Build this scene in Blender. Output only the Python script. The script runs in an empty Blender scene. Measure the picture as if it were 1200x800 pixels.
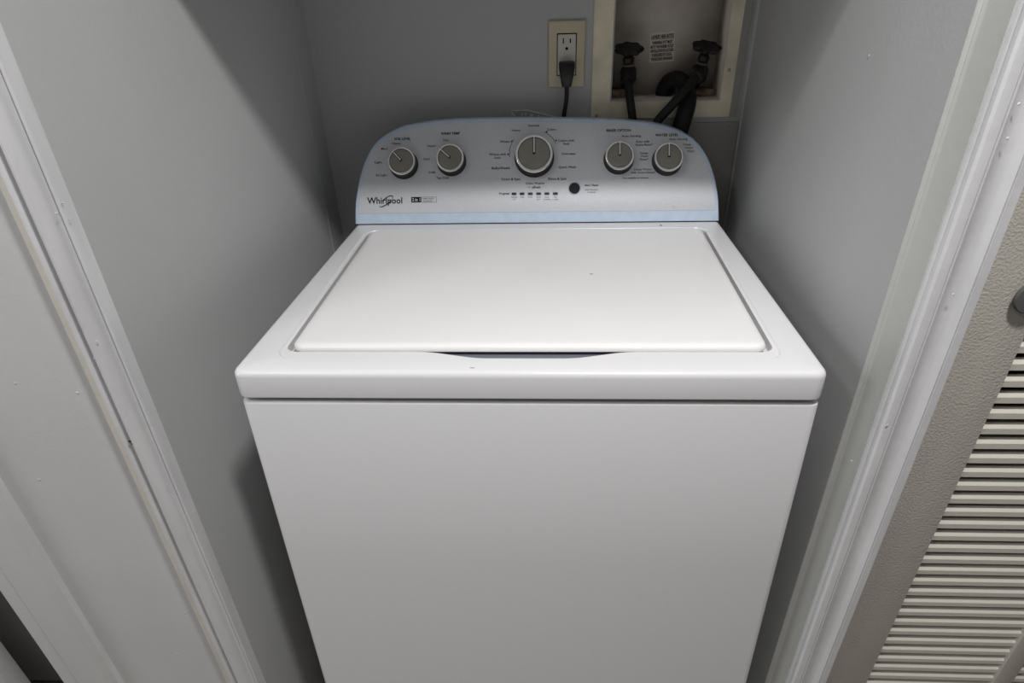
import bpy, bmesh, math, random
from mathutils import Vector, Matrix
random.seed(4)
PI = math.pi
SC = bpy.context.scene
COL = SC.collection

# ------------------------------------------------------------------ camera
CAM = Vector((0.0324, -0.6257, 1.2808))
CR = Vector((0.9988, 0.0429, -0.0225)); CF = Vector((-0.0483, 0.8423, -0.5368))
CR.normalize(); CF.normalize(); CU = CR.cross(CF).normalized(); CR = CF.cross(CU).normalized()
FPX, PCX, PCY = 734.44, 610.38, 464.06
cd = bpy.data.cameras.new('camera'); cam = bpy.data.objects.new('camera', cd); COL.objects.link(cam)
cam.matrix_world = Matrix(((CR.x, CU.x, -CF.x, CAM.x), (CR.y, CU.y, -CF.y, CAM.y), (CR.z, CU.z, -CF.z, CAM.z), (0, 0, 0, 1)))
cd.sensor_width = 36; cd.lens = 36*FPX/1200
cd.shift_x = -(PCX-600)/1200; cd.shift_y = (PCY-400)/1200
cd.clip_start = 0.02; cd.clip_end = 50
SC.camera = cam

# ------------------------------------------------------------------ world, lights, exposure
w = bpy.data.worlds.new('world'); SC.world = w; w.use_nodes = True
w.node_tree.nodes['Background'].inputs[0].default_value = (0.80, 0.88, 1.0, 1)
w.node_tree.nodes['Background'].inputs[1].default_value = 0.05
def area(name, loc, target, size, power, col=(1, 1, 1), sy=None):
    l = bpy.data.lights.new(name, 'AREA'); l.energy = power; l.color = col; l.size = size
    if sy: l.shape = 'RECTANGLE'; l.size_y = sy
    else: l.shape = 'DISK'
    o = bpy.data.objects.new(name, l); COL.objects.link(o); o.location = loc
    o.rotation_euler = (Vector(target)-Vector(loc)).to_track_quat('-Z', 'Y').to_euler()
    return o
area('ceiling_lamp', (0.25, -0.50, 2.23), (0.25, -0.50, 0), 0.15, 22, (1.0, 0.985, 0.98))
area('hall_fill', (-1.2, -0.95, 2.40), (-1.2, -0.95, 0), .4, 9, (1.0, 0.985, 0.97))  # added fill light, brightens the front wall at left
area('left_window', (-2.1, -0.60, 1.50), (0.4, -0.1, 1.25), .55, 11, (0.97, 0.98, 1.0), .8)
SC.view_settings.view_transform = 'Standard'; SC.view_settings.look = 'None'
SC.view_settings.gamma = 1; SC.view_settings.use_curve_mapping = False
SC.view_settings.exposure = -0.15

# ------------------------------------------------------------------ helpers
def srgb(r, g, b):
    f = lambda c: (c/255/12.92) if c/255 <= .04045 else ((c/255+.055)/1.055)**2.4
    return (f(r), f(g), f(b), 1)
def mat(name, col, rough=.5, metal=0, bump=0, scale=300, mottle=0, mscale=6, spec=.5, coat=0, col2=None, stain=None, dist=.001, aniso=None):
    m = bpy.data.materials.new(name); m.use_nodes = True; nt = m.node_tree; b = nt.nodes['Principled BSDF']
    b.inputs['Base Color'].default_value = col; b.inputs['Roughness'].default_value = rough
    b.inputs['Metallic'].default_value = metal; b.inputs['Specular IOR Level'].default_value = spec
    if coat: b.inputs['Coat Weight'].default_value = coat; b.inputs['Coat Roughness'].default_value = .12
    tc = nt.nodes.new('ShaderNodeTexCoord')
    if bump:
        n = nt.nodes.new('ShaderNodeTexNoise'); n.inputs['Scale'].default_value = scale; n.inputs['Detail'].default_value = 3
        nt.links.new(tc.outputs['Object'], n.inputs['Vector'])
        bp = nt.nodes.new('ShaderNodeBump'); bp.inputs['Strength'].default_value = bump; bp.inputs['Distance'].default_value = dist
        nt.links.new(n.outputs['Fac'], bp.inputs['Height']); nt.links.new(bp.outputs['Normal'], b.inputs['Normal'])
    if mottle:
        n = nt.nodes.new('ShaderNodeTexNoise'); n.inputs['Scale'].default_value = mscale; n.inputs['Detail'].default_value = 5
        mp = nt.nodes.new('ShaderNodeMapping'); nt.links.new(tc.outputs['Object'], mp.inputs['Vector']); nt.links.new(mp.outputs['Vector'], n.inputs['Vector'])
        if aniso: mp.inputs['Scale'].default_value = aniso
        r = nt.nodes.new('ShaderNodeValToRGB'); r.color_ramp.elements[0].position = .35; r.color_ramp.elements[1].position = .65
        c2 = col2 or tuple(c*(1-mottle) for c in col[:3])+(1,)
        r.color_ramp.elements[0].color = c2; r.color_ramp.elements[1].color = col
        nt.links.new(n.outputs['Fac'], r.inputs['Fac'])
        nt.links.new(r.outputs['Color'], b.inputs['Base Color'])
    return m
M = {}
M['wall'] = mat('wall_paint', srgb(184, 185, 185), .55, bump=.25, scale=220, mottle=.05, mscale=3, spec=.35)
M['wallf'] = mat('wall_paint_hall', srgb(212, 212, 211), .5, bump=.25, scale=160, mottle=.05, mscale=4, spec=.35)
M['trim'] = mat('trim_paint', srgb(220, 220, 221), .35, bump=.35, scale=60, mottle=.10, mscale=9, aniso=(6, 6, .8))
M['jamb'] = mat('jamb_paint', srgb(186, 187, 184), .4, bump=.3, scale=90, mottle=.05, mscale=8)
M['ceil'] = mat('ceiling_paint', srgb(225, 225, 222), .8, bump=.3, scale=150)
M['hall'] = mat('hall_paint', srgb(130, 130, 132), .7, bump=.2, scale=150)
M['floor'] = mat('floor_vinyl', srgb(160, 154, 147), .5, bump=.2, scale=40, mottle=.15, mscale=12)
M['white'] = mat('white_enamel', srgb(226, 226, 227), .28, bump=.03, scale=500, spec=.5)
M['lid'] = mat('lid_enamel', srgb(238, 237, 236), .32, bump=.03, scale=500, spec=.5, mottle=.025, mscale=7)
M['dark'] = mat('dark_gap', srgb(12, 12, 13), .9, spec=.1)
M['pull'] = mat('slate_plastic', srgb(108, 112, 122), .5)
M['film'] = mat('blue_film', srgb(206, 222, 240), .3, mottle=.08, mscale=60, spec=.5)
M['steel'] = mat('brushed_silver', srgb(222, 225, 229), .5, metal=.25, bump=.25, scale=900, mottle=.08, mscale=500, dist=.0004)
M['ring'] = mat('chrome_ring', srgb(248, 248, 246), .2, metal=.8)
M['cap'] = mat('knob_cap_metal', srgb(148, 145, 136), .35, metal=.4, mottle=.10, mscale=60)
M['black'] = mat('black_plastic', srgb(14, 14, 15), .45)
M['ink'] = mat('black_ink', srgb(20, 21, 24), .7, spec=.15)
M['greyink'] = mat('grey_ink', srgb(96, 98, 102), .6)
M['wink'] = mat('white_ink', srgb(225, 225, 225), .6)
M['button'] = mat('charcoal_button', srgb(44, 45, 48), .6, spec=.2)
M['ivory'] = mat('ivory_plastic', srgb(205, 194, 168), .4, mottle=.06, mscale=40)
M['recep'] = mat('almond_plastic', srgb(208, 204, 194), .4)
M['boxframe'] = mat('beige_plastic', srgb(238, 228, 203), .5, bump=.3, scale=120, mottle=.25, mscale=16)
M['boxin'] = mat('box_interior', srgb(216, 208, 196), .6, bump=.2, scale=90, mottle=.12, mscale=25)
M['rust'] = mat('stained_plaster', srgb(160, 148, 128), .8, mottle=.3, mscale=60, col2=srgb(112, 78, 56))
M['access'] = mat('painted_panel', srgb(158, 156, 150), .55, bump=.3, scale=120, mottle=.06, mscale=10)
M['brass'] = mat('tarnished_brass', srgb(58, 50, 43), .6, metal=.3, mottle=.3, mscale=80)
M['lime'] = mat('limescale_ring', srgb(118, 111, 102), .7)
M['handle'] = mat('dark_cast_handle', srgb(26, 23, 22), .6, bump=.3, scale=200)
M['rubber'] = mat('black_rubber', srgb(12, 12, 13), .6, bump=.2, scale=300)
M['sticker'] = mat('sticker_paper', srgb(226, 219, 207), .6)
M['louver'] = mat('louver_paint', srgb(212, 208, 196), .45, bump=.25, scale=250, mottle=.04, mscale=20)
M['stile'] = mat('textured_greige', srgb(196, 191, 181), .5, bump=.9, scale=330, mottle=.05, mscale=12, dist=.0012)
M['knobgrey'] = mat('dull_grey_metal', srgb(92, 91, 90), .85, metal=0, spec=.2)
M['brown'] = mat('brown_chip', srgb(84, 48, 34), .8)
M['tan'] = mat('yellowed_edge', srgb(214, 210, 200), .5, bump=.3, scale=90, mottle=.08, mscale=12)
M['screw'] = mat('painted_screw', srgb(160, 156, 146), .4, metal=.3)
def clearmat():
    m = bpy.data.materials.new('clear_plastic'); m.use_nodes = True; nt = m.node_tree; b = nt.nodes['Principled BSDF']
    b.inputs['Base Color'].default_value = srgb(190, 188, 182); b.inputs['Roughness'].default_value = .15
    b.inputs['Alpha'].default_value = .30; return m
M['clear'] = clearmat()

def obj(name, bm, m, parent=None, smooth=35, recalc=True):
    if recalc: bmesh.ops.recalc_face_normals(bm, faces=bm.faces)
    a = math.radians(smooth)
    for f in bm.faces: f.smooth = True
    for e in bm.edges:
        e.smooth = (len(e.link_faces) == 2 and e.calc_face_angle(0) < a)
    me = bpy.data.meshes.new(name); bm.to_mesh(me); bm.free()
    for x in (m if isinstance(m, list) else [m]): me.materials.append(x)
    o = bpy.data.objects.new(name, me); COL.objects.link(o)
    if parent: o.parent = parent
    return o
def empty(name, label=None, cat=None, loc=(0, 0, 0), group=None):
    o = bpy.data.objects.new(name, None); COL.objects.link(o); o.location = loc; o.empty_display_size = .05
    if label: o['label'] = label; o['category'] = cat
    if group: o['group'] = group
    return o
def keep(child, parent):      # parent without moving: mesh is in world coordinates
    child.parent = parent; child.matrix_parent_inverse = Matrix.Translation(parent.location).inverted(); return child
def part(name, bm, m, parent, **k):
    o = obj(name, bm, m, None, **k)
    o.parent = parent
    p = parent; off = Vector((0, 0, 0))
    while p: off += Vector(p.location); p = p.parent
    o.data.transform(Matrix.Translation(-off))   # mesh given in world coordinates
    return o
def struct(name, bm, m, parent=None, **k):
    o = obj(name, bm, m, parent, **k); o['kind'] = 'structure'; return o
def N(): return bmesh.new()
def box(bm, x0, x1, y0, y1, z0, z1, bev=0, seg=2):
    r = bmesh.ops.create_cube(bm, size=1)
    for v in r['verts']:
        v.co = Vector((x0+(v.co.x+.5)*(x1-x0), y0+(v.co.y+.5)*(y1-y0), z0+(v.co.z+.5)*(z1-z0)))
    if bev:
        es = {e for v in r['verts'] for e in v.link_edges}
        bmesh.ops.bevel(bm, geom=list(es), offset=bev, segments=seg, affect='EDGES', profile=.5)
    return bm
def prism(bm, pts, z0, z1):   # plan polygon extruded upwards
    a = [bm.verts.new((x, y, z0)) for x, y in pts]; b = [bm.verts.new((x, y, z1)) for x, y in pts]
    n = len(pts)
    for i in range(n): bm.faces.new((a[i], a[(i+1) % n], b[(i+1) % n], b[i]))
    bm.faces.new(a[::-1]); bm.faces.new(b); return bm
def stack(bm, loops, cap0=True, cap1=True):
    rings = [[bm.verts.new(p) for p in L] for L in loops]; n = len(rings[0])
    for a, b in zip(rings, rings[1:]):
        for i in range(n): bm.faces.new((a[i], a[(i+1) % n], b[(i+1) % n], b[i]))
    if cap0: bm.faces.new(rings[0][::-1])
    if cap1: bm.faces.new(rings[-1])
    return rings
def rrect(x0, x1, y0, y1, r, n=6):
    out = []
    for cx, cy, a0 in ((x1-r, y0+r, -PI/2), (x1-r, y1-r, 0), (x0+r, y1-r, PI/2), (x0+r, y0+r, PI)):
        for i in range(n+1):
            a = a0+PI/2*i/n; out.append((cx+r*math.cos(a), cy+r*math.sin(a)))
    return out
def lathe(bm, prof, org, axis, n=32, xdir=None):
    axis = Vector(axis).normalized(); xd = Vector(xdir) if xdir else axis.orthogonal(); xd = (xd-axis*xd.dot(axis)).normalized(); yd = axis.cross(xd)
    org = Vector(org); loops = []
    for r, h in prof:
        loops.append([org+axis*h+(xd*math.cos(2*PI*i/n)+yd*math.sin(2*PI*i/n))*max(r, 1e-5) for i in range(n)])
    stack(bm, loops); return bm
def smoothpts(pts, k=6):
    P = [Vector(p) for p in pts]; out = []
    for i in range(len(P)-1):
        p0 = P[max(i-1, 0)]; p1 = P[i]; p2 = P[i+1]; p3 = P[min(i+2, len(P)-1)]
        for j in range(k):
            t = j/k; out.append(.5*((2*p1)+(p2-p0)*t+(2*p0-5*p1+4*p2-p3)*t*t+(3*p1-p0-3*p2+p3)*t**3))
    out.append(P[-1]); return out
def tube(bm, pts, r, n=12, k=6, ribs=0):
    P = smoothpts(pts, k) if k > 1 else [Vector(p) for p in pts]; loops = []
    up = None
    for i, p in enumerate(P):
        t = (P[min(i+1, len(P)-1)]-P[max(i-1, 0)]).normalized()
        if up is None: up = t.orthogonal().normalized()
        up = (up-t*up.dot(t)).normalized(); s = t.cross(up)
        rr = r[min(i*len(r)//len(P), len(r)-1)] if isinstance(r, (list, tuple)) else r
        if ribs: rr *= 1+ribs*(1 if i % 2 else -1)
        loops.append([p+(up*math.cos(2*PI*j/n)+s*math.sin(2*PI*j/n))*rr for j in range(n)])
    stack(bm, loops); return bm
def ray(px, py, axis, val):   # a measured photo point carried onto a world plane
    d = CF*FPX+CR*(px-PCX)-CU*(py-PCY); t = (val-CAM[axis])/d[axis]; return CAM+d*t

# ------------------------------------------------------------------ setting: walls, floor, ceiling
YB = .72; XR = .403
def xl(y): return -.4563+(.0263)*y/.72
H = 2.44
b = N(); box(b, -2.2, 2.0, -1.75, 2.0, -.05, 0); struct('floor', b, M['floor'])
b = N(); box(b, -2.2, 2.0, -1.75, 2.0, H, H+.05); struct('ceiling', b, M['ceil'])
# back wall with the opening for the valve box
BX0, BX1, BZ0, BZ1 = .147, .361, 1.105, 1.37
b = N()
for a in ((-.60, BX0, YB, .90, 0, H), (BX1, .55, YB, .90, 0, H), (BX0, BX1, YB, .90, 0, BZ0), (BX0, BX1, YB, .90, BZ1, H)): box(b, *a)
bmesh.ops.remove_doubles(b, verts=b.verts, dist=1e-6)
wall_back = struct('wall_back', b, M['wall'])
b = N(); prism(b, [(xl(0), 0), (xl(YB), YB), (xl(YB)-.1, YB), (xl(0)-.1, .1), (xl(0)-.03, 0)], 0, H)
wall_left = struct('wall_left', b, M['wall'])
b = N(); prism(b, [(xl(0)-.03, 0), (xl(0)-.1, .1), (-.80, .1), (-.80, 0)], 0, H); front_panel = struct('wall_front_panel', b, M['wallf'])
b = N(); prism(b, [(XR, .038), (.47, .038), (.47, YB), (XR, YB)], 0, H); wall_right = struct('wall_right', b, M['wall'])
b = N(); box(b, xl(0), .4126, 0, .038, 2.03, H); struct('wall_header', b, M['wallf'])
b = N(); box(b, -2.2, -.80, .02, .10, 2.03, H); box(b, .47, 1.10, .02, .10, 2.03, H); box(b, 1.10, 2.0, 0, .1, 0, H); struct('wall_front', b, M['wallf'])
b = N(); box(b, -2.25, -2.2, -1.75, 2.0, 0, H); struct('wall_hall_left', b, M['hall'])
b = N(); box(b, 2.0, 2.05, -1.75, 2.0, 0, H); struct('wall_hall_right', b, M['hall'])
b = N(); box(b, -2.2, 2.0, -1.80, -1.75, 0, H); struct('wall_hall_back', b, M['hall'])
# closet shelf above the machine, just over the top of the picture: it shades the upper closet
SHELF_Y, SHELF_Z = .19, 1.42
b = N(); prism(b, [(xl(SHELF_Y), SHELF_Y), (XR, SHELF_Y), (XR, YB), (xl(YB), YB)], SHELF_Z, SHELF_Z+.018); struct('trim_shelf', b, M['trim'])
# paint beads and taped corner seams of the closet
def seam(parent, p0, p1, r=.0011):
    bb = N(); tube(bb, [p0, p1], r, n=6, k=1); part('paint_bead', bb, M['wall'], parent)
def lwall(px, py):
    p = ray(px, py, 0, -.435)
    for _ in range(3): p = ray(px, py, 0, xl(p.y))
    return p
p = lwall(335, 0); q = lwall(389, 280); seam(wall_left, (xl((p.y+q.y)/2), (p.y+q.y)/2, 0), (xl((p.y+q.y)/2), (p.y+q.y)/2, SHELF_Z))
p = ray(370, 30, 1, YB); seam(wall_back, (p.x, YB, .9), (p.x, YB, SHELF_Z), .0008)
bb = N(); prism(bb, [(XR, YB), (XR-.0045, YB), (XR-.003, YB-.003), (XR, YB-.0045)], 0, SHELF_Z); part('corner_bead', bb, M['wall'], wall_right)

# trims: door casings
def cove(x0, x1, ya, yb, n=6, d=.004):
    out = []
    for i in range(n+1):
        t = i/n; out.append((x0+(x1-x0)*t, ya+(yb-ya)*t+d*math.sin(PI*t)))
    return out
# left casing: inner side faces the closet opening
X = xl(0)
prof = [(X, 0), (X, -.018), (X-.0015, -.0195), (X-.003, -.0185), (X-.0045, -.0155)] + cove(X-.006, X-.030, -.0165, -.0175, 6, .0050) + [(X-.031, -.0192), (X-.0335, -.0192), (X-.0345, -.0165)] + cove(X-.035, X-.047, -.016, -.014, 5, .0055) + [(X-.049, -.0155), (X-.056, -.0135), (X-.059, -.008), (X-.059, 0)]
b = N(); prism(b, prof, 0, 2.09); trim_l = struct('trim_1', b, M['trim'], smooth=28)
bb = N(); prism(bb, [(X-.0485, -.0152), (X-.0520, -.0160), (X-.0565, -.0150), (X-.0590, -.0110), (X-.0612, -.0002), (X-.052, -.0002), (X-.0485, -.010)], 0, 2.09)
part('caulk_edge', bb, M['tan'], trim_l)
# right jamb (its step shows a narrow bright face) and right casing
b = N(); prism(b, [(.4128, .0), (.4078, .0285), (.4072, .0300), (.4056, .0325), (.4060, .0335), (.4050, .0345), (XR+.0001, .0378), (.47, .0378), (.47, 0)], 0, 2.03); jamb = struct('trim_2', b, M['jamb'])
E0 = .4165
prof = [(.4145, 0), (.4145, -.0035), (.4155, -.006), (.4150, -.008), (.4160, -.0125), (.4185, -.0145), (.4225, -.0150), (.4270, -.0150), (.4276, -.0126), (.4284, -.0150)] + cove(.4300, .4550, -.0150, -.0165, 8, .0072) + [(.4560, -.0140), (.4568, -.0175), (.4655, -.0170), (.4668, -.0155), (.4668, .004), (.4668, .004)]
prof = prof[:-1]+[(.4668, 0)] if False else prof[:-1]+[(.4600, .004), (.4600, 0)]
b = N(); prism(b, prof, 0, 2.09); trim_r = struct('trim_3', b, M['trim'], smooth=28)
# second casing at far left and its recessed door
prof = [(-.717, 0), (-.717, -.006), (-.719, -.012), (-.724, -.0165)] + cove(-.728, -.778, -.0165, -.0155, 6, .002) + [(-.780, -.0145), (-.781, -.0165), (-.802, -.0165), (-.804, -.014), (-.804, 0)]
b = N(); prism(b, prof, 0, 2.09); struct('trim_4', b, M['wallf'], smooth=28)
b = N(); prism(b, [(-.712, 0), (-.717, 0), (-.717, -.006)], 0, 2.09); struct('trim_5', b, M['trim'])
DY = .17
b = N(); box(b, -1.75, -.80, DY, DY+.04, .012, 2.03, .002); struct('door_2', b, M['wallf'])
b = N(); box(b, -1.75, -1.007, .048, .083, .012, 2.03, .002); struct('door_3', b, M['wallf'])
b = N(); box(b, -2.2, -1.75, .02, DY+.04, 0, 2.03); struct('wall_front_left', b, M['wallf'])
# small dents, nail heads and chips in the paint
def chip(parent, p, r, m, name='paint_chip', flat=.35, ax=(0, -1, 0)):
    bb = N(); n = 9; ax = Vector(ax)
    prof = [(r, 0), (r*.85, r*flat*.6), (r*.45, r*flat), (0, r*flat*1.05)]
    lathe(bb, prof, p, ax, n)
    for v in bb.verts: v.co += Vector((random.uniform(-1, 1), 0, random.uniform(-1, 1)))*r*.22
    part(name, bb, m, parent)
chip(trim_l, ray(152, 517, 1, -.016), .0022, M['brown']); chip(trim_l, ray(155, 520, 1, -.016), .0016, M['brown'])
for px, py in ((114, 400), (73, 238), (66, 250), (82, 257), (110, 420), (172, 492), (196, 568), (213, 640)): chip(trim_l, ray(px, py, 1, -.017), .0012, M['trim'])
for px, py in ((91, 460), (202, 663), (217, 718), (208, 766), (46, 562), (18, 449)): chip(front_panel, ray(px, py, 1, 0), .0018, M['wallf'], 'paint_lump')
for px, py in ((1194, 122), (1181, 162), (1117, 345), (1040, 498), (998, 540)): chip(trim_r, ray(px, py, 1, -.016), .0014, M['trim'])
for px, py in ((1148, 87), (1140, 101), (1121, 173), (1056, 361), (1054, 366), (1016, 488)): 
    q = ray(px, py, 0, .4126); chip(jamb, q, .0016, M['jamb'], ax=(-1, 0, 0))
q = ray(998, 464, 0, .4110); chip(jamb, q, .003, M['trim'], ax=(-1, 0, 0)); chip(jamb, q+Vector((0, .004, -.004)), .0018, M['dark'], ax=(-1, 0, 0))
q = ray(1018, 66, 0, XR); chip(wall_right, q, .0022, M['wall'], 'paint_lump', ax=(-1, 0, 0))

# ------------------------------------------------------------------ louvered door at right
door = empty('door_1', None, None, (.467, .006, 0)); door['kind'] = 'structure'
LX0, LX1, MX1, RX0, RX1 = .5465, .742, .771, .965, 1.06
def dpart(name, bb, m, lab=None):
    o = part(name, bb, m, door)
    if lab: o['label'] = lab
    return o
for x0, x1 in ((.4672, LX0), (LX1, MX1), (RX0, RX1)):
    bb = N(); box(bb, x0, x1, .006, .036, .012, 2.02, .0012); dpart('door_stile', bb, M['stile'])
for x0, x1 in ((LX0, LX1), (MX1, RX0)):
    for z0, z1 in ((.012, .118), (1.93, 2.02)):
        bb = N(); box(bb, x0, x1, .007, .035, z0, z1, .001); dpart('door_rail', bb, M['stile'])
    bb = N(); box(bb, x0, x1, .031, .036, .118, 1.93); dpart('slat_gap_shade', bb, M['dark'])  # near-black sheet, paints the shade between the slats
PITCH = .0222
def slat(x0, x1):
    bb = N(); y = .010
    # section (y, z) around z=0: sloping top, blunt front nose, undercut
    sec = [(y+.021, .0010), (y+.0088, .0010), (y+.0066, .0082), (y+.0008, .0036), (y+.0002, .0028), (y+.0004, -.0052), (y+.0012, -.0060), (y+.021, -.0060)]
    a = [bb.verts.new((x0, p[0], p[1])) for p in sec]; c = [bb.verts.new((x1, p[0], p[1])) for p in sec]; n = len(sec)
    for i in range(n): bb.faces.new((a[i], a[(i+1) % n], c[(i+1) % n], c[i]))
    bb.faces.new(a[::-1]); bb.faces.new(c)
    return bb
zb = .9295-PITCH*.5-.0005
for x0, x1 in ((LX0, LX1), (MX1, RX0)):
    k0 = int((.14-zb)/PITCH); k1 = int((1.92-zb)/PITCH); first = None
    for k in range(k0, k1):
        if first is None:
            first = obj('louver_slat', slat(x0-.467, x1-.467), M['louver'], door, smooth=25)
            first.data.transform(Matrix.Translation((0, -.006, 0))); o = first
        else:
            o = first.copy(); COL.objects.link(o)
        o.location = (0, 0, zb+k*PITCH)
kp = ray(1210, 350, 1, -.002)
bb = N(); lathe(bb, [(.0120, 0), (.0120, .003), (.0172, .0045), (.0174, .0072), (.0160, .0088), (.006, .0094), (0, .0095)], (kp.x, .006, kp.z), (0, -1, 0), 28); dpart('door_knob', bb, M['knobgrey'], 'dull grey round knob')

# ------------------------------------------------------------------ washing machine
ZT = .914; W = .349; YC = .5675; YE = .672
washer = empty('washing_machine', 'white top-load washing machine with silver control console, standing in the closet', 'washing machine', (0, .34, 0))
def P_(n, bb, m, lab=None, par=None, **k):
    o = part(n, bb, m, par or washer, **k)
    if lab: o['label'] = lab
    return o
# body
b = N(); loops = []
def bodyloop(z, inset): 
    hw = .3485+.009*min(1, max(0, (.872-z)/.57)); return [(x, y, z) for x, y in rrect(-hw+inset, hw-inset, .003+inset, YE-inset, .010, 5)]
for z, i in ((.02, .002), (.024, 0), (.30, 0), (.60, 0), (.8670, 0), (.8692, .0006), (.8708, .002), (.8715, .005), (.8715, .02)): loops.append(bodyloop(z, i))
stack(b, loops); P_('cabinet', b, M['white'], smooth=40)
b = N(); box(b, -.335, .335, .02, YE-.02, .872, .882); P_('gap_shade', b, M['dark'], 'painted shade of the gap under the top')  # near-black block paints in the shade of the gap
for sx in (-1, 1):
    for yy in (.06, .62):
        bb = N(); lathe(bb, [(.02, 0), (.022, .004), (.02, .014), (.008, .016), (.008, .026)], (sx*.30, yy, 0), (0, 0, 1), 16); P_('leveling_foot', bb, M['black'])
# top panel with lid opening
def tz(x, y): return x*(1+.035*(y-.05)/.47)
def trap(L): return [(tz(x, y), y) for x, y in L]
PULLX0, PULLX1 = ray(490, 411, 2, ZT).x, ray(745, 411, 2, ZT).x
def holeloop():
    L = rrect(-.3030, .3030, .0550, .5290, .016, 6); out = []
    # replace the front edge by one with the finger-pull bay
    for i, p in enumerate(L):
        out.append(p)
    # front edge runs from last point (left front corner end) to first (right front corner start)
    n = 28; xm = (PULLX0+PULLX1)/2; hw = (PULLX1-PULLX0)/2; add = []
    for k in range(n+1):
        x = PULLX0+(PULLX1-PULLX0)*k/n; t = abs(x-xm)/hw
        s = 1 if t < .36 else (lambda u: 1-u*u*(3-2*u))((t-.36)/.64)
        add.append((x, .0550-.0165*s))
    return trap(out+add)
hole = holeloop()
b = N()
ol = []
for z, i in ((.8775, .0035), (.8775, .0012), (.8785, .0002), (.8800, 0), (.9060, 0), (.9090, .0006), (.9115, .0020), (.9132, .0042), (.9140, .0075)):
    ol.append([(x, y, z) for x, y in rrect(-W+i, W-i, 0+i, YE-i, .014-i*.5, 6)])
rings = stack(b, ol, cap0=False, cap1=False)
cont = trap(rrect(-.3085, .3085, .0320, .5335, .024, 8)); cin = trap(rrect(-.3068, .3068, .0350, .5322, .0225, 8))
rc = [b.verts.new((x, y, ZT)) for x, y in cont]; ri = [b.verts.new((x, y, ZT-.0020)) for x, y in cin]
rh = [b.verts.new((x, y, ZT-.0022)) for x, y in hole]; rh1 = [b.verts.new((x, y, ZT-.0038)) for x, y in hole]; rh2 = [b.verts.new((x, y, ZT-.016)) for x, y in hole]
def ringedges(r): return [b.edges.new((r[i], r[(i+1) % len(r)])) if not b.edges.get((r[i], r[(i+1) % len(r)])) else b.edges.get((r[i], r[(i+1) % len(r)])) for i in range(len(r))]
def bridge(r, s):
    n = len(r)
    for i in range(n): b.faces.new((r[i], r[(i+1) % n], s[(i+1) % n], s[i]))
e1 = ringedges(rings[-1]); e2 = ringedges(rc)
bmesh.ops.triangle_fill(b, use_beauty=True, use_dissolve=False, edges=e1+e2, normal=(0, 0, 1))
bridge(rc, ri)
e3 = ringedges(ri); e4 = ringedges(rh)
bmesh.ops.triangle_fill(b, use_beauty=True, use_dissolve=False, edges=e3+e4, normal=(0, 0, 1))
bridge(rh, rh1); bridge(rh1, rh2)
P_('top_panel', b, M['white'], smooth=26)
b = N(); box(b, -.325, .325, .0300, .545, .884, .8990); P_('lid_well', b, M['white'])
b = N(); box(b, PULLX0-.004, PULLX1+.004, .0345, .075, .8992, .9030); P_('pull_recess', b, M['pull'], 'slate grey recess of the finger pull')
# lid
b = N(); L = []
for z, i in ((.9070, .003), (.9074, .0010), (.9085, 0), (.9105, .0003), (.9135, .0016), (.9155, .0040), (.9165, .0080), (.9168, .014)):
    L.append([(x, y, z) for x, y in trap(rrect(-.2975+i, .2975-i, .0615+i, .5270-i*.4, .016-min(i, .012)*.6, 7))])
stack(b, L); P_('lid', b, M['lid'], smooth=45)
# little scuffs on the lid
def scuff(px, py, w_, h_, m, z=.9169):
    q = ray(px, py, 2, z); bb = N(); n = 8
    vs = [bb.verts.new((q.x+w_*math.cos(2*PI*i/n)*random.uniform(.7, 1.1), q.y+h_*math.sin(2*PI*i/n)*random.uniform(.7, 1.1), z)) for i in range(n)]
    r = bmesh.ops.extrude_face_region(bb, geom=[bb.faces.new(vs)])
    for v in r['geom']:
        if isinstance(v, bmesh.types.BMVert): v.co.z += .0003
    P_('scuff_mark', bb, m)
scuff(693, 321, .003, .0012, M['greyink']); scuff(684, 321, .006, .0007, M['sticker']); scuff(803, 276, .0018, .001, M['sticker'])
scuff(774.5, 264, .003, .003, M['greyink'], ZT+.0001); scuff(553, 431, .003, .0006, M['greyink'], ZT+.0001)

# console -----------------------------------------------------------------
H0, H1 = ZT, 1.0870
HH = H1-H0
def slope(z):
    s = min(1, max(0, ((z-H0)/HH)/.36)); return .02+.58*(s*s*(3-2*s))
_tab = [0]
for i in range(400): _tab.append(_tab[-1]+slope(H0+HH*(i+.5)/400)*HH/400)
def prof(z):
    t = (z-H0)/HH*400
    if t <= 0: return YC
    if t >= 400: return YC+_tab[400]+(z-H1)*.6
    i = int(t); return YC+_tab[i]+(_tab[i+1]-_tab[i])*(t-i)
def nrm(z): return Vector((0, -1, slope(z))).normalized()
def on_face(px, py, h=0):
    lo, hi = .90, 1.13      # bisect the height at which the ray meets the raised face
    d = CF*FPX+CR*(px-PCX)-CU*(py-PCY)
    y = .60
    for _ in range(30):
        t = (y-CAM.y)/d.y; q = CAM+d*t
        zz = q.z-nrm(q.z).z*h
        y2 = prof(zz)+nrm(zz).y*h
        y = .5*(y+y2)
    q = CAM+d*((y-CAM.y)/d.y); return q
outl = [(416, 261), (416.3, 246), (417, 234), (421, 210), (428, 188), (438, 170), (452, 158), (470, 149), (490, 144.4), (520, 140.6), (560, 138.6), (600, 138.2), (640, 138.2), (696, 139.0), (732, 140.8), (760, 143.6), (780, 147.8), (800, 155), (816, 166), (828, 182), (836, 202), (841, 226), (842.3, 244), (842.5, 259)]
pts = [on_face(*p) for p in outl]
O2 = [(q.x, q.z) for q in pts]
O2[0] = (O2[0][0], ZT+.0015); O2[-1] = (O2[-1][0], ZT+.0015)
sm = smoothpts([(x, z, 0) for x, z in O2], 4); O2 = [(v.x, v.y) for v in sm]
ctr = (0, .97)
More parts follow.
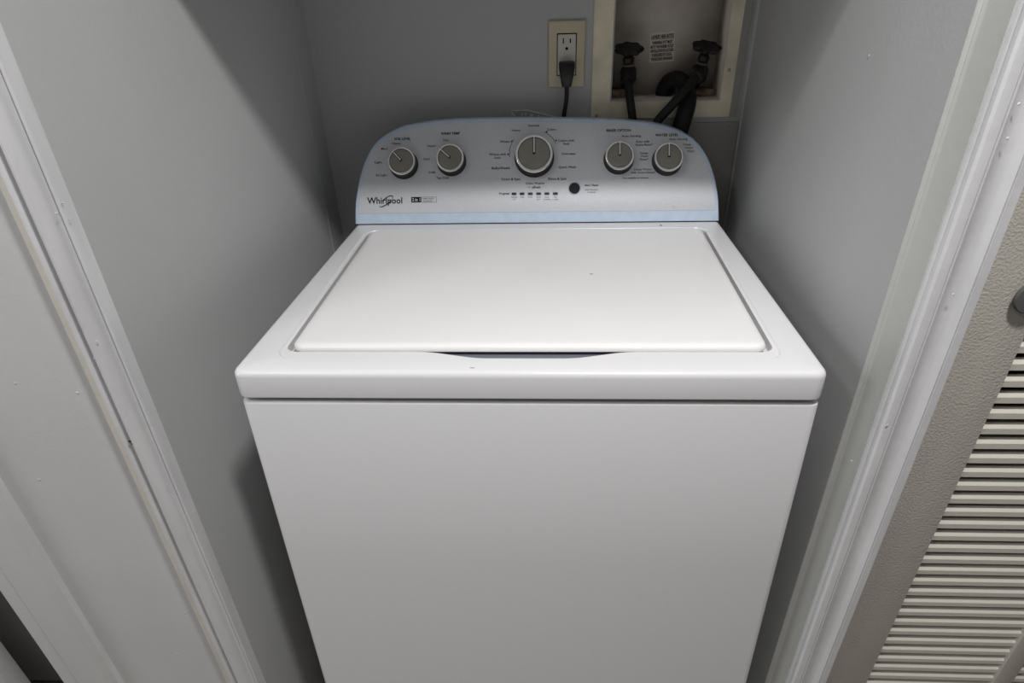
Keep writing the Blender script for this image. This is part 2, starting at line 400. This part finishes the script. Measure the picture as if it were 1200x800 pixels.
def inset_outline(d, bottom=0):
    out = []; n = len(O2)
    for i, (x, z) in enumerate(O2):
        a = O2[max(i-1, 0)]; c = O2[min(i+1, n-1)]; tx, tz_ = c[0]-a[0], c[1]-a[1]; l = math.hypot(tx, tz_) or 1
        nx, nz = tz_/l, -tx/l      # points inwards for a left-bottom to right-bottom outline
        if i in (0, n-1): nz = 0; nx = 1 if i == 0 else -1
        out.append((x+nx*d, max(z+nz*d, ZT+.0015+bottom)))
    return out
def row_extents(outline, z):
    # left and right x of the outline at height z
    xs = []
    n = len(outline)
    for i in range(n-1):
        (xa, za), (xb, zb_) = outline[i], outline[i+1]
        if (za-z)*(zb_-z) <= 0 and za != zb_: xs.append(xa+(xb-xa)*(z-za)/(zb_-za))
    if len(xs) < 2: return None
    return min(xs), max(xs)
def face_sheet(bm, outline, zlo, off, thick, nz=56, nx=24):
    ztop = max(z for x, z in outline); rows = []
    for j in range(nz+1):
        t = j/nz; z = zlo+(ztop-1e-5-zlo)*(1-(1-t)**2.2)
        e = row_extents(outline, z)
        if not e: e = row_extents(outline, z-2e-4)
        rows.append([(e[0]+(e[1]-e[0])*k/nx, z) for k in range(nx+1)])
    def pos(x, z, o): nn = nrm(z); return Vector((x, prof(z), z))+nn*o
    front = [[bm.verts.new(pos(x, z, off)) for x, z in r] for r in rows]
    back = [[bm.verts.new(pos(x, z, off-thick)) for x, z in r] for r in rows]
    for j in range(nz):
        for k in range(nx):
            bm.faces.new((front[j][k], front[j][k+1], front[j+1][k+1], front[j+1][k]))
            bm.faces.new((back[j][k+1], back[j][k], back[j+1][k], back[j+1][k+1]))
    for j in range(nz):
        bm.faces.new((front[j][0], front[j+1][0], back[j+1][0], back[j][0])); bm.faces.new((front[j+1][nx], front[j][nx], back[j][nx], back[j+1][nx]))
    for k in range(nx):
        bm.faces.new((front[0][k+1], front[0][k], back[0][k], back[0][k+1])); bm.faces.new((front[nz][k], front[nz][k+1], back[nz][k+1], back[nz][k]))
# housing: rounded rim then straight back
b = N()
def oloop(o, yf): return [(x, yf(z), z) for x, z in o]
o0 = inset_outline(.0022); o1 = inset_outline(.0007); o2 = O2; o3 = inset_outline(.004)
loops = [oloop(o0, lambda z: prof(z)), oloop(o1, lambda z: prof(z)+.0007), oloop(o2, lambda z: prof(z)+.0024), oloop(o2, lambda z: min(.672, prof(z)+.008)), oloop(inset_outline(.001), lambda z: .674), oloop(o3, lambda z: .678)]
stack(b, loops, cap0=False, cap1=True)
face_sheet(b, o0, ZT+.0016, .0001, .0003, 40, 16)
console = P_('console_housing', b, M['film'], 'pale blue film along the rim', smooth=40)
b = N(); box(b, -.349, .346, YC-.0008, YC+.05, ZT-.0005, ZT+.0017); P_('console_gap', b, M['dark'])
zlo = on_face(630, 248).z
b = N(); face_sheet(b, inset_outline(.0068), zlo, .0007, .0006, 60, 30)
face = P_('face_panel', b, M['steel'], 'brushed silver control panel', smooth=60)

# flat print on the face ---------------------------------------------------
def place(bm, verts2d, faces, org, h=.0011, th=None):
    vs = []
    for (u, v) in verts2d:
        c = 1/math.sqrt(1+slope(org.z)**2)
        z = org.z+v*c; nn = nrm(z)
        vs.append(bm.verts.new(Vector((org.x+u, prof(z), z))+nn*h))
    for f in faces:
        try: bm.faces.new([vs[i] for i in f])
        except ValueError: pass
_cache = {}
def textmesh(s, bold=0):
    if (s, bold) in _cache: return _cache[(s, bold)]
    cu = bpy.data.curves.new('t', 'FONT'); cu.body = s; cu.size = 1; cu.resolution_u = 2; cu.offset = bold
    o = bpy.data.objects.new('t', cu); COL.objects.link(o)
    dg = bpy.context.evaluated_depsgraph_get(); dg.update()
    me = bpy.data.meshes.new_from_object(o.evaluated_get(dg))
    V = [(v.co.x, v.co.y) for v in me.vertices]; F = [tuple(p.vertices) for p in me.polygons]
    bpy.data.objects.remove(o); bpy.data.meshes.remove(me); bpy.data.curves.remove(cu)
    x0 = min(v[0] for v in V); x1 = max(v[0] for v in V)
    V = [((v[0]-(x0+x1)/2)/(x1-x0), v[1]) for v in V]
    _cache[(s, bold)] = (V, F); return V, F
PXM = 1/618.0
def text_on(bm, s, cx, cy, wpx, hpx=None, bold=.009, h=.0011):
    V, F = textmesh(s, bold)
    wm = wpx*PXM; cap = (hpx or 2.55)*PXM/.70
    org = on_face(cx, cy)
    place(bm, [(x*wm, (y-.35)*cap) for x, y in V], F, org, h)
def lettering(lines, lab=None, m='ink'):
    for L in lines:
        bb = N(); text_on(bb, *L); part('lettering', bb, M[m], face, recalc=False)
BD = .022
lettering([('SOIL LEVEL', 471.8, 162.8, 19.5, 2.9, BD), ('Heavy', 464.5, 168, 10.5), ('Med', 450.5, 174.4, 7.2), ('Light', 443.6, 190.3, 8.5), ('Ex Light', 447.4, 205.3, 13)], 'soil level lettering')
lettering([('WASH TEMP', 527.8, 156.5, 22.8, 2.9, BD), ('Hot', 522.7, 164.4, 6.3), ('Warm', 505.4, 171.2, 9.8), ('Cool', 499.7, 186.3, 7.5), ('Cold', 506, 202, 7.7), ('Tap Cold', 518.4, 208.5, 14.6)], 'wash temperature lettering')
o = lettering([('Normal', 625.5, 147.2, 12, 2.6, .006), ('Heavy', 605, 152.8, 10.2), ('Whites', 591.5, 166, 11.5), ('Whites with', 583, 181, 19.5), ('Soak', 583, 184.8, 7.5), ('Bulky/Sheets', 586.9, 197, 21.7, 2.8), ('Drain & Spin', 598.9, 210, 21.7, 2.8), ('Colors', 646.5, 151.8, 10.5), ('Colors with', 663.3, 164.8, 18.7), ('Soak', 663.7, 168.5, 7.5), ('Delicates', 666.3, 180.2, 15.7), ('Quick Wash', 664.9, 195.8, 20.2, 2.8), ('Rinse & Spin', 653.2, 209.5, 21, 2.8), ('Clean Washer', 627.4, 214.8, 22.5, 2.6), ('with', 620, 219.2, 4, 1.4), ('affresh', 628.3, 219.4, 10, 2.8, .02)], 'wash cycle lettering')
lettering([('Progress', 591, 226.8, 12, 2.4, BD), ('Start / Pause', 693, 217, 15.7, 2.2, BD)])
lettering([('Hold 3 Seconds', 692.7, 222.3, 15, 1.7), ('to Cancel', 693, 225.2, 9, 1.7), ('Sensing', 602.5, 231, 7, 1.2), ('Fill', 602.5, 233.6, 2.6, 1.2), ('Wash', 611.8, 231, 4.8, 1.2), ('Rinse', 621.3, 231, 4.8, 1.2), ('Final', 631.3, 231, 4.2, 1.2), ('Spin', 631.3, 233.6, 4, 1.2), ('Cycle', 641, 231, 4.8, 1.2), ('Complete', 641, 233.6, 8.4, 1.2), ('Lid', 650.8, 231, 2.6, 1.2), ('Locked', 650.8, 233.6, 6.6, 1.2)], 'fine grey lettering', 'greyink')
lettering([('RINSE OPTION', 725, 153, 28, 2.9, BD), ('Auto Sensing', 739.7, 159.4, 22), ('Auto with', 753, 165.9, 15.5), ('Extra Rinse*', 755, 169.6, 20), ('Deep', 754.7, 179.5, 8.7, 2.4), ('Water', 755, 183, 9, 2.4), ('Rinse*', 754.8, 186.7, 9.7, 2.4), ('Deep Water', 753.6, 198.5, 20.6, 2.2), ('with Extra Rinse*', 753.4, 202.2, 28.7, 2.2), ('*Not available on Delicates', 744.4, 208.5, 30, 1.7)], 'rinse option lettering')
lettering([('WATER LEVEL', 781.3, 158.3, 26.5, 2.9, BD), ('Auto Sensing', 794.8, 163, 20.6), ('Deep', 805, 169.3, 8.7), ('Water', 807.3, 173.2, 9.7), ('Wash', 808.9, 177.2, 8.7)], 'water level lettering')
# arcs and dots round the cycle knob
bb = N()
def strip(bm, pix, wpx, h=.0011, closed=False):
    P = [on_face(*p) for p in pix]; n = len(P); L = []; R_ = []
    for i, p in enumerate(P):
        t = (P[(i+1) % n if closed else min(i+1, n-1)]-P[(i-1) % n if closed else max(i-1, 0)]); nn = nrm(p.z); s = t.cross(nn).normalized()
        ww = (wpx[i] if isinstance(wpx, list) else wpx)*PXM/2
        L.append(bm.verts.new(p+nn*h+s*ww)); R_.append(bm.verts.new(p+nn*h-s*ww))
    for i in range(n if closed else n-1): bm.faces.new((L[i], L[(i+1) % n], R_[(i+1) % n], R_[i]))
for r_, a0, a1 in ((29, 146, 188), (28, 65, 24)):
    if a0 == 65: part('cycle_arc', bb, M['ink'], face, recalc=False); bb = N()
    strip(bb, [(626+r_*math.cos(math.radians(a0+(a1-a0)*i/12)), 180-r_*math.sin(math.radians(a0+(a1-a0)*i/12))) for i in range(13)], .55)
def disc2(bm, cx, cy, rx, ry, h=.0011, n=12):
    org = on_face(cx, cy); place(bm, [(rx*PXM*math.cos(2*PI*i/n), ry*PXM*math.sin(2*PI*i/n)) for i in range(n)], [tuple(range(n))], org, h)
part('cycle_arc', bb, M['ink'], face, recalc=False)
for cx, cy in ((599.8, 165.8), (595.3, 181), (640.8, 154.6), (651.8, 164.8)):
    bb = N(); disc2(bb, cx, cy, .9, .9); part('cycle_dot', bb, M['ink'], face, recalc=False)
# maker's wordmark with its ring, and the two-in-one badge
bb = N(); text_on(bb, 'Whirlpool', 451, 234.9, 42, 7.2, 0.016, .0012)
def ell(a0, a1, n=26): 
    out = []
    for i in range(n+1):
        a = math.radians(a0+(a1-a0)*i/n); ex, ey = 9.6*math.cos(a), 3.3*math.sin(a); c, s = math.cos(math.radians(38)), math.sin(math.radians(38))
        out.append((452.7+ex*c-ey*s, 235.9-(ex*s+ey*c)))
    return out
E1 = ell(120, -60+0, 30); strip(bb, E1, [max(.25, 1.0*math.sin(PI*min(1, (i+3)/33))) for i in range(31)], .0013)
E2 = ell(150, 330, 30); strip(bb, E2, [max(.2, 1.1*math.sin(PI*min(1, (i+1)/33))) for i in range(31)], .0013)
o = part('brand_lettering', bb, M['ink'], face, recalc=False); o['label'] = 'dark brand wordmark with thin tilted ring'
def rect(bm, x0, x1, y0, y1, h): 
    org = on_face((x0+x1)/2, (y0+y1)/2); a, c = (x1-x0)/2*PXM, (y1-y0)/2*PXM; place(bm, [(-a, -c), (a, -c), (a, c), (-a, c)], [(0, 1, 2, 3)], org, h)
bb = N(); rect(bb, 481.9, 494, 231, 237.1, .0011); part('badge', bb, M['ink'], face, recalc=False)
bb = N(); text_on(bb, '2 in 1', 487.9, 234, 9.5, 3.6, BD, .0014); part('badge_lettering', bb, M['wink'], face, recalc=False)
bb = N(); text_on(bb, 'REMOVABLE', 502, 232.8, 13, 1.6); text_on(bb, 'AGITATOR', 501.2, 235.6, 11, 1.6)
for x0, x1, y0, y1 in ((494, 511.6, 230.8, 231.15), (494, 511.6, 236.8, 237.15), (511.3, 511.65, 230.8, 237.1)): rect(bb, x0, x1, y0, y1, .0011)
part('badge_outline', bb, M['greyink'], face, recalc=False)
# scrap of film
bb = N(); q = on_face(789, 242); 
for k in range(3):
    a = random.uniform(0, 3); vs = [bb.verts.new(q+Vector((random.uniform(-.005, .005), -.0015-.001*k, random.uniform(-.004, .005)))) for _ in range(3)]; bb.faces.new(vs)
part('film_scrap', bb, M['wink'], face, recalc=False)
# indicator lights
for i, cx in enumerate((602.4, 611.8, 621.4, 631.2, 640.9, 650.8)):
    bb = N(); org = on_face(cx, 227.3-.06*i); L = rrect(-2.9*PXM, 2.9*PXM, -1.45*PXM, 1.45*PXM, 1.25*PXM, 3); n = len(L)
    L2 = [(x*1.2, y*1.5) for x, y in L]
    place(bb, L, [tuple(range(n))], org, .0014)
    o = part('indicator_light', bb, M['black'], face, recalc=False)
    bb = N(); place(bb, L2, [tuple(range(n))], org, .0010); part('light_surround', bb, M['wink'], face, recalc=False)
# start button
q = on_face(673.2, 220.4, .002); nn = nrm(q.z); base = q-nn*.002
bb = N(); lathe(bb, [(.0120, 0), (.0120, .0014), (.0112, .0018), (.0104, .0012)], base, nn, 28); part('button_surround', bb, M['film'], face)
bb = N(); lathe(bb, [(.0101, 0), (.0101, .0022), (.0095, .0028), (.004, .0024), (0, .0023)], base, nn, 28); part('start_button', bb, M['button'], face)
# knobs
def knob(cx, cy, rpx, ang, lab):
    h = .023; q = on_face(cx, cy, h); nn = nrm(q.z); base = q-nn*h; r = rpx/632
    xd = Vector((1, 0, 0)); yd = nn.cross(xd).normalized()
    if yd.z < 0: yd = -yd
    bb = N(); lathe(bb, [(r*1.08, 0), (r*1.07, .003), (r*1.02, .006), (r*.98, h-.004), (r*.90, h-.003)], base, nn, 40)
    k = part('control_knob', bb, M['black'], washer); k['label'] = lab
    bb = N(); lathe(bb, [(r*.96, h-.0045), (r*.995, h-.0035), (r*1.0, h-.002), (r*.975, h-.0004), (r*.93, h), (r*.868, h-.0004), (r*.860, h-.0018), (r*.85, h-.0040)], base, nn, 48); part('knob_ring', bb, M['ring'], k)
    bb = N(); lathe(bb, [(r*.84, h-.006), (r*.84, h-.0022), (r*.82, h-.0014), (r*.5, h-.0012), (0, h-.0011)], base, nn, 40); part('knob_cap', bb, M['cap'], k)
    a = math.radians(ang); d = xd*math.cos(a)+yd*math.sin(a); s = nn.cross(d)
    def bar(r0, r1, w0, w1, z0, z1, m, nm):
        bb = N(); A = []
        for t, ww in ((r0, w0), (r0+.04*r, w0*1.25), (r1, w1)):
            c = base+d*t; A.append([c+s*ww+nn*z0, c+s*ww+nn*z1, c-s*ww+nn*z1, c-s*ww+nn*z0])
        stack(bb, A); part(nm, bb, M[m], k)
    bar(-.04*r, r*.88, .0021, .0023, h-.0022, h-.0007, 'black', 'pointer_slot')
    bar(.06*r, r*.90, .0010, .0012, h-.0012, h+.0002, 'wink', 'pointer')
knob(470, 188, 16.4, 133, 'soil level knob, outermost on the left')
knob(527, 184.3, 16.5, 139, 'wash temperature knob, second from the left')
knob(625.8, 179.6, 22.0, 90, 'large central cycle knob')
knob(726.5, 181.7, 16.7, 90, 'rinse option knob')
knob(784.3, 183.3, 16.7, 90, 'water level knob, outermost on the right')

# ------------------------------------------------------------------ wall outlet and power cord
q0 = ray(642.5, 26, 1, YB-.004); q1 = ray(684.5, 100.5, 1, YB-.004); ox = (q0.x+q1.x)/2; oz = (q0.z+q1.z)/2
outlet = empty('wall_outlet', 'ivory wall outlet plate on the back wall, black plug in its lower socket', 'outlet', (ox, YB, oz-.055))
hw, hh = .0345, .0555
b = N(); box(b, ox-hw, ox+hw, YB-.0055, YB, oz-hh, oz+hh, .003, 3)
# window of the decorator plate is a raised frame
part('cover_plate', b, M['ivory'], outlet)
b = N(); box(b, ox-.0185, ox+.0185, YB-.0058, YB-.004, oz-.0352, oz+.0352); part('socket_gap', b, M['ink'], outlet)
b = N(); box(b, ox-.0168, ox+.0168, YB-.0085, YB-.004, oz-.0335, oz+.0335, .0012); rec = part('receptacle', b, M['recep'], outlet)
for dz in (.019, -.019):
    for dx, w_, h_ in ((-.0065, .0011, .0045), (.0065, .0011, .0036)):
        bb = N(); box(bb, ox+dx-w_, ox+dx+w_, YB-.0090, YB-.008, oz+dz+.004-h_, oz+dz+.004+h_); part('socket_slot', bb, M['ink'], rec)
    bb = N(); lathe(bb, [(.0026, 0), (.0026, .0006), (0, .0006)], (ox, YB-.0084, oz+dz-.0085), (0, -1, 0), 12); part('ground_hole', bb, M['ink'], rec)
cord = empty('power_cord', 'black power cord hanging from the wall outlet, behind the console', 'cord', (ox, YB-.02, oz-.03))
pz = oz-.016
b = N(); L = []
for z, hx, y0 in ((pz+.006, .0130, -.016), (pz+.0045, .0148, -.021), (pz-.004, .0150, -.024), (pz-.018, .0125, -.024), (pz-.034, .0090, -.021), (pz-.036, .0080, -.020)):
    L.append([(x, YB-.0086+y, z) for x, y in rrect(ox-hx+.0005, ox+hx+.0005, y0, -.001, .004, 3)])
stack(b, L); part('plug', b, M['black'], cord, smooth=50)
pw = ray(661, 135, 1, YB-.022)
b = N(); tube(b, [(ox+.0005, YB-.020, pz-.033), (ox+.001, YB-.021, pz-.05), (ox-.001, YB-.021, pz-.07), (pw.x, YB-.020, pw.z), (pw.x-.004, YB-.019, pw.z-.05), (pw.x-.01, YB-.018, .95)], .0042, 10); part('cable', b, M['rubber'], cord)

# ------------------------------------------------------------------ laundry valve box
vb = empty('valve_box', 'beige recessed laundry valve box in the back wall, two taps inside', 'valve box', (.25, YB, 1.075))
fx0, fx1, fz0, fz1 = ray(694.5, 60, 1, YB-.004).x, .3915, ray(780, 138.5, 1, YB-.004).z, 1.42
ix0, ix1, iz0, iz1 = ray(717, 80, 1, YB-.004).x, ray(851, 60, 1, YB-.004).x, ray(780, 118, 1, YB-.004).z, 1.36
b = N()
o_ = [(fx0, fz0), (fx1, fz0), (fx1, fz1), (fx0, fz1)]; i_ = [(ix0, iz0), (ix1, iz0), (ix1, iz1), (ix0, iz1)]
def ringv(L, y): return [b.verts.new((x, y, z)) for x, z in L]
def ins(L, d):
    return [(L[0][0]+d, L[0][1]+d), (L[1][0]-d, L[1][1]+d), (L[2][0]-d, L[2][1]-d), (L[3][0]+d, L[3][1]-d)]
R = [ringv(o_, YB-.0002), ringv(o_, YB-.0030), ringv(ins(o_, .0012), YB-.0042), ringv(ins(i_, -.0010), YB-.0042), ringv(i_, YB-.0030), ringv(i_, YB-.0002)]
for r_, s_ in zip(R, R[1:]):
    for i in range(4): b.faces.new((r_[i], r_[(i+1) % 4], s_[(i+1) % 4], s_[i]))
part('face_frame', b, M['boxframe'], vb)
jx0, jx1 = ix0-.001, ray(840, 60, 1, .80).x
b = N(); A = [(ix0, YB-.0002), (ix1, YB-.0002), (jx1, .80), (jx0, .80)]; zf0, zf1 = iz0, iz1
f = [b.verts.new((x, YB-.0002, z)) for x, z in i_]; g = [b.verts.new((x, .80, z)) for x, z in [(jx0, iz0+.004), (jx1, iz0+.004), (jx1, iz1-.004), (jx0, iz1-.004)]]
for i in range(4): b.faces.new((f[i], g[i], g[(i+1) % 4], f[(i+1) % 4]))
b.faces.new(g)
f2 = [b.verts.new((x, YB-.0002, z)) for x, z in ins(i_, -.0012)]; g2 = [b.verts.new((x, .803, z)) for x, z in ins([(v.co.x, v.co.z) for v in g], -.0012)]
for i in range(4): b.faces.new((f2[(i+1) % 4], g2[(i+1) % 4], g2[i], f2[i]))
b.faces.new(g2[::-1])
for i in range(4): b.faces.new((f[i], f[(i+1) % 4], f2[(i+1) % 4], f2[i]))
part('box_shell', b, M['boxin'], vb, recalc=False)
for px0, px1 in ((717, 735), (811, 843)):
    a = ray(px0, 110, 1, .765).x; c = ray(px1, 110, 1, .765).x; zt_ = ray(px0, 104.5, 1, .765).z
    bb = N(); box(bb, max(a, ix0+.001), min(c, jx1-.001), .752, .799, iz0+.003, zt_, .002); part('valve_ledge', bb, M['rust'], vb)
for px, py in ((699, 135.5), (860, 130.5), (854.5, 82)):
    q = ray(px, py, 1, YB-.005); bb = N(); lathe(bb, [(.0032, 0), (.0030, .0012), (.001, .0018), (0, .0018)], (q.x, YB-.0042, q.z), (0, -1, 0), 14); part('screw', bb, M['screw'], vb)
b = N(); box(b, fx1-.0145, fx1-.0006, YB-.0047, YB-.0041, fz0+.0006, fz1-.001); part('overpainted_edge', b, M['access'], vb)
# notice sticker on the back of the box
c0 = ray(776, 55.3, 1, .799); sw, sh = 29.0/597, 30.5/597
tilt = math.radians(3.0); ct, st = math.cos(tilt), math.sin(tilt)
def stk(u, v, o): return (c0.x+u*ct-v*st, .7995-o, c0.z+u*st+v*ct)
b = N()
a = [b.verts.new(stk(u, v, .0)) for u, v in ((-sw/2, -sh/2), (sw/2, -sh/2), (sw/2, sh/2), (-sw/2, sh/2))]; c = [b.verts.new(stk(u, v, .0005)) for u, v in ((-sw/2, -sh/2), (sw/2, -sh/2), (sw/2, sh/2), (-sw/2, sh/2))]
for i in range(4): b.faces.new((a[i], a[(i+1) % 4], c[(i+1) % 4], c[i]))
b.faces.new(c); st_o = part('notice_sticker', b, M['sticker'], vb)
bb = N()
def stext(s, v, w_, h_, bold=.045):
    V, F = textmesh(s, bold); vs = [bb.verts.new(stk(x*w_*sw, v*sh+(y-.35)*h_*sh/.7, .0008)) for x, y in V]
    for f in F:
        try: bb.faces.new([vs[i] for i in f])
        except ValueError: pass
for s, v, w_, h_ in (('LAUNDRY AREA NOTICE', .37, .90, .12), ('WARNING: IF IT MUST', .17, .82, .10), ('BE TO THE WASHER OUTLET', .03, .92, .10), ('INSTALLATION IN ACCORD', -.11, .92, .10), ('IS REQUIRED BY LOCAL', -.25, .80, .10), ('THE BUILDING ORDINANCE', -.39, .88, .10)): stext(s, v, w_, h_)
for v, hh_ in ((.275, .012),):
    vs = [bb.verts.new(stk(u*sw, vv*sh, .0008)) for u, vv in ((-.45, v), (.45, v), (.45, v+hh_), (-.45, v+hh_))]; bb.faces.new(vs)
part('lettering', bb, M['ink'], st_o, recalc=False)

# water valves
def valve(hpx, hpy, yv, bpx, bpy_, lean, lab):
    hc = ray(hpx, hpy, 1, yv); bc = ray(bpx, bpy_, 1, yv+.004)
    v = empty('water_valve', lab, 'valve', (bc.x, yv, bc.z), 'valves inside the laundry box')
    ax = (hc-bc).normalized(); axh = Vector((lean, -.28, 1)).normalized()
    bb = N(); n = 48; loops = []
    for rr, hh_ in ((.004, -.003), (.016, -.0035), (.0235, -.0042), (.0262, -.001), (.0262, .002), (.0235, .0048), (.016, .0035), (.007, .005), (.003, .0055)):
        xd = axh.orthogonal().normalized(); yd = axh.cross(xd); L = []
        for i in range(n):
            a = 2*PI*i/n; k = 1+(.11*math.cos(7*a) if rr > .02 else 0); L.append(hc+axh*hh_+(xd*math.cos(a)+yd*math.sin(a))*rr*k)
        loops.append(L)
    stack(bb, loops); part('hand_wheel', bb, M['handle'], v)
    bb = N(); tube(bb, [hc-axh*.002, hc*.7+bc*.3], .0038, 10, k=1); part('valve_stem', bb, M['brass'], v)
    nut = hc*.50+bc*.50
    bb = N(); lathe(bb, [(.0075, 0), (.0105, .002), (.0110, .010), (.0075, .014), (.005, .016)], nut-ax*.004, ax, 6); part('packing_nut', bb, M['brass'], v)
    bb = N(); lathe(bb, [(.012, 0), (.0128, .001), (.012, .003), (.010, .0032)], nut-ax*.008, ax, 20); part('lime_ring', bb, M['lime'], v)
    bb = N(); lathe(bb, [(.011, -.018), (.0155, -.012), (.0155, .006), (.012, .012), (.010, .016)], bc, ax, 18)
    lathe(bb, [(.0115, 0), (.0125, .008), (.0115, .018)], bc, Vector((0, -.6, -1)), 16)
    tube(bb, [bc, (bc.x, yv+.02, bc.z-.012), (bc.x, .797, iz0+.015)], .010, 12, k=3)
    part('valve_body', bb, M['brass'], v)
    return v, hc, bc
v1, h1, b1 = valve(737, 57.5, .752, 736.5, 86, 0, 'left water valve with dark lobed hand wheel, inside the laundry box')
v2, h2, b2 = valve(828, 55.5, .752, 820, 84, .10, 'right water valve with dark lobed hand wheel, inside the laundry box beside the drain arch')
def P(px, py, y): return ray(px, py, 1, y)
hose = empty('water_hose', 'black water hose running straight down from the left valve', 'hose', (b1.x, .74, b1.z-.02), 'hoses behind the washer')
b = N(); tube(b, [P(735.5, 88, .742), P(736.5, 100, .726), P(738.5, 118, .705), P(741.5, 140, .698), P(744, 165, .698), P(746, 190, .698), P(748, 240, .698)], .0080, 14); part('hose_tube', b, M['rubber'], hose)
b = N(); lathe(b, [(.0095, -.012), (.0130, -.010), (.0132, .006), (.0120, .010)], P(735.5, 90, .741), (P(735.5, 88, .742)-P(736.5, 100, .728)).normalized(), 14); part('hose_coupling', b, M['handle'], hose)
hose = empty('water_hose', 'black water hose slanting down left from the right valve, in front of the drain hose', 'hose', (b2.x, .74, b2.z-.02), 'hoses behind the washer')
b = N(); tube(b, [P(818, 86, .732), P(812, 95, .712), P(800, 109, .692), P(786, 125, .690), P(771, 142, .691), P(765, 160, .695), P(762, 200, .698)], .0085, 14); part('hose_tube', b, M['rubber'], hose)
b = N(); lathe(b, [(.0095, -.012), (.0130, -.010), (.0135, .008), (.0120, .012)], P(817, 88, .730), (P(818, 86, .732)-P(812, 95, .712)).normalized(), 14); part('hose_coupling', b, M['handle'], hose)
hose = empty('drain_hose', 'thick black drain hose arching out of the laundry box, behind the console', 'hose', tuple(P(790, 90, .75)), 'hoses behind the washer')
b = N(); tube(b, [P(777, 122, .778), P(778, 108, .776), P(784, 97, .768), P(794, 94, .755), P(802, 101, .740), P(806, 115, .721), P(803, 132, .703), P(797, 152, .697), P(790, 180, .697), P(785, 230, .697)], .0165, 18, k=10, ribs=.03); part('hose_tube', b, M['rubber'], hose, smooth=60)

# lower access panel under the valve box
ap = empty('access_panel', 'grey painted cover panel screwed under the beige valve box', 'panel', (.25, YB, .70))
pz1 = ray(840, 142.5, 1, YB-.003).z; px1 = ray(857, 200, 1, YB-.003).x
b = N(); box(b, fx0, px1, YB-.0045, YB-.0001, .60, pz1-.0005, .0012); part('cover_sheet', b, M['access'], ap)
for px, py in ((855, 150.5),):
    q = ray(px, py, 1, YB-.005); bb = N(); lathe(bb, [(.0036, 0), (.0032, .0013), (.001, .002), (0, .002)], (q.x, YB-.0045, q.z), (0, -1, 0), 14); part('screw', bb, M['screw'], ap)
for xx in (fx0+.01,):
    bb = N(); lathe(bb, [(.0036, 0), (.0032, .0013), (0, .002)], (xx, YB-.0045, .62), (0, -1, 0), 14); part('screw', bb, M['screw'], ap)

# crumpled clear sleeve sticking up behind the console
sl = empty('plastic_sleeve', 'crumpled clear plastic sleeve standing up behind the middle of the console', 'plastic sleeve', (0, .705, 1.0))
b = N(); nx, nz = 14, 5; tops = []
xa, xb, xc = P(600, 130, .702), P(616.5, 129, .702), P(656, 138.3, .702)
G = []
for i in range(nx+1):
    t = i/nx; x = xa.x+(xc.x-xa.x)*t
    xm = (xb.x-xa.x)/(xc.x-xa.x); zt_ = xa.z+(xb.z-xa.z)*t/xm if t < xm else xb.z+(xc.z-xb.z)*(t-xm)/(1-xm)
    if i == 0: zt_ += .001
    tops.append((x, .703, zt_)); G.append([b.verts.new((x, .703+random.uniform(-.002, .002), 1.0+(zt_-1.0)*j/nz)) for j in range(nz+1)])
for i in range(nx):
    for j in range(nz): b.faces.new((G[i][j], G[i+1][j], G[i+1][j+1], G[i][j+1]))
part('sleeve_sheet', b, M['clear'], sl, recalc=False)
b = N(); tube(b, tops, .0011, 6, k=1); part('sleeve_edge', b, M['wink'], sl)
for px, py, hh_ in ((600.5, 133, .006), (602.5, 135, .004), (612, 134, .005), (616, 133.5, .005), (622, 135, .004), (624, 134.5, .0045), (631, 135.5, .003)):
    q = P(px, py, .7015); bb = N(); box(bb, q.x-.0011, q.x+.0011, .7005, .7012, q.z-hh_/2, q.z+hh_/2); part('crease', bb, M['sticker'], sl)
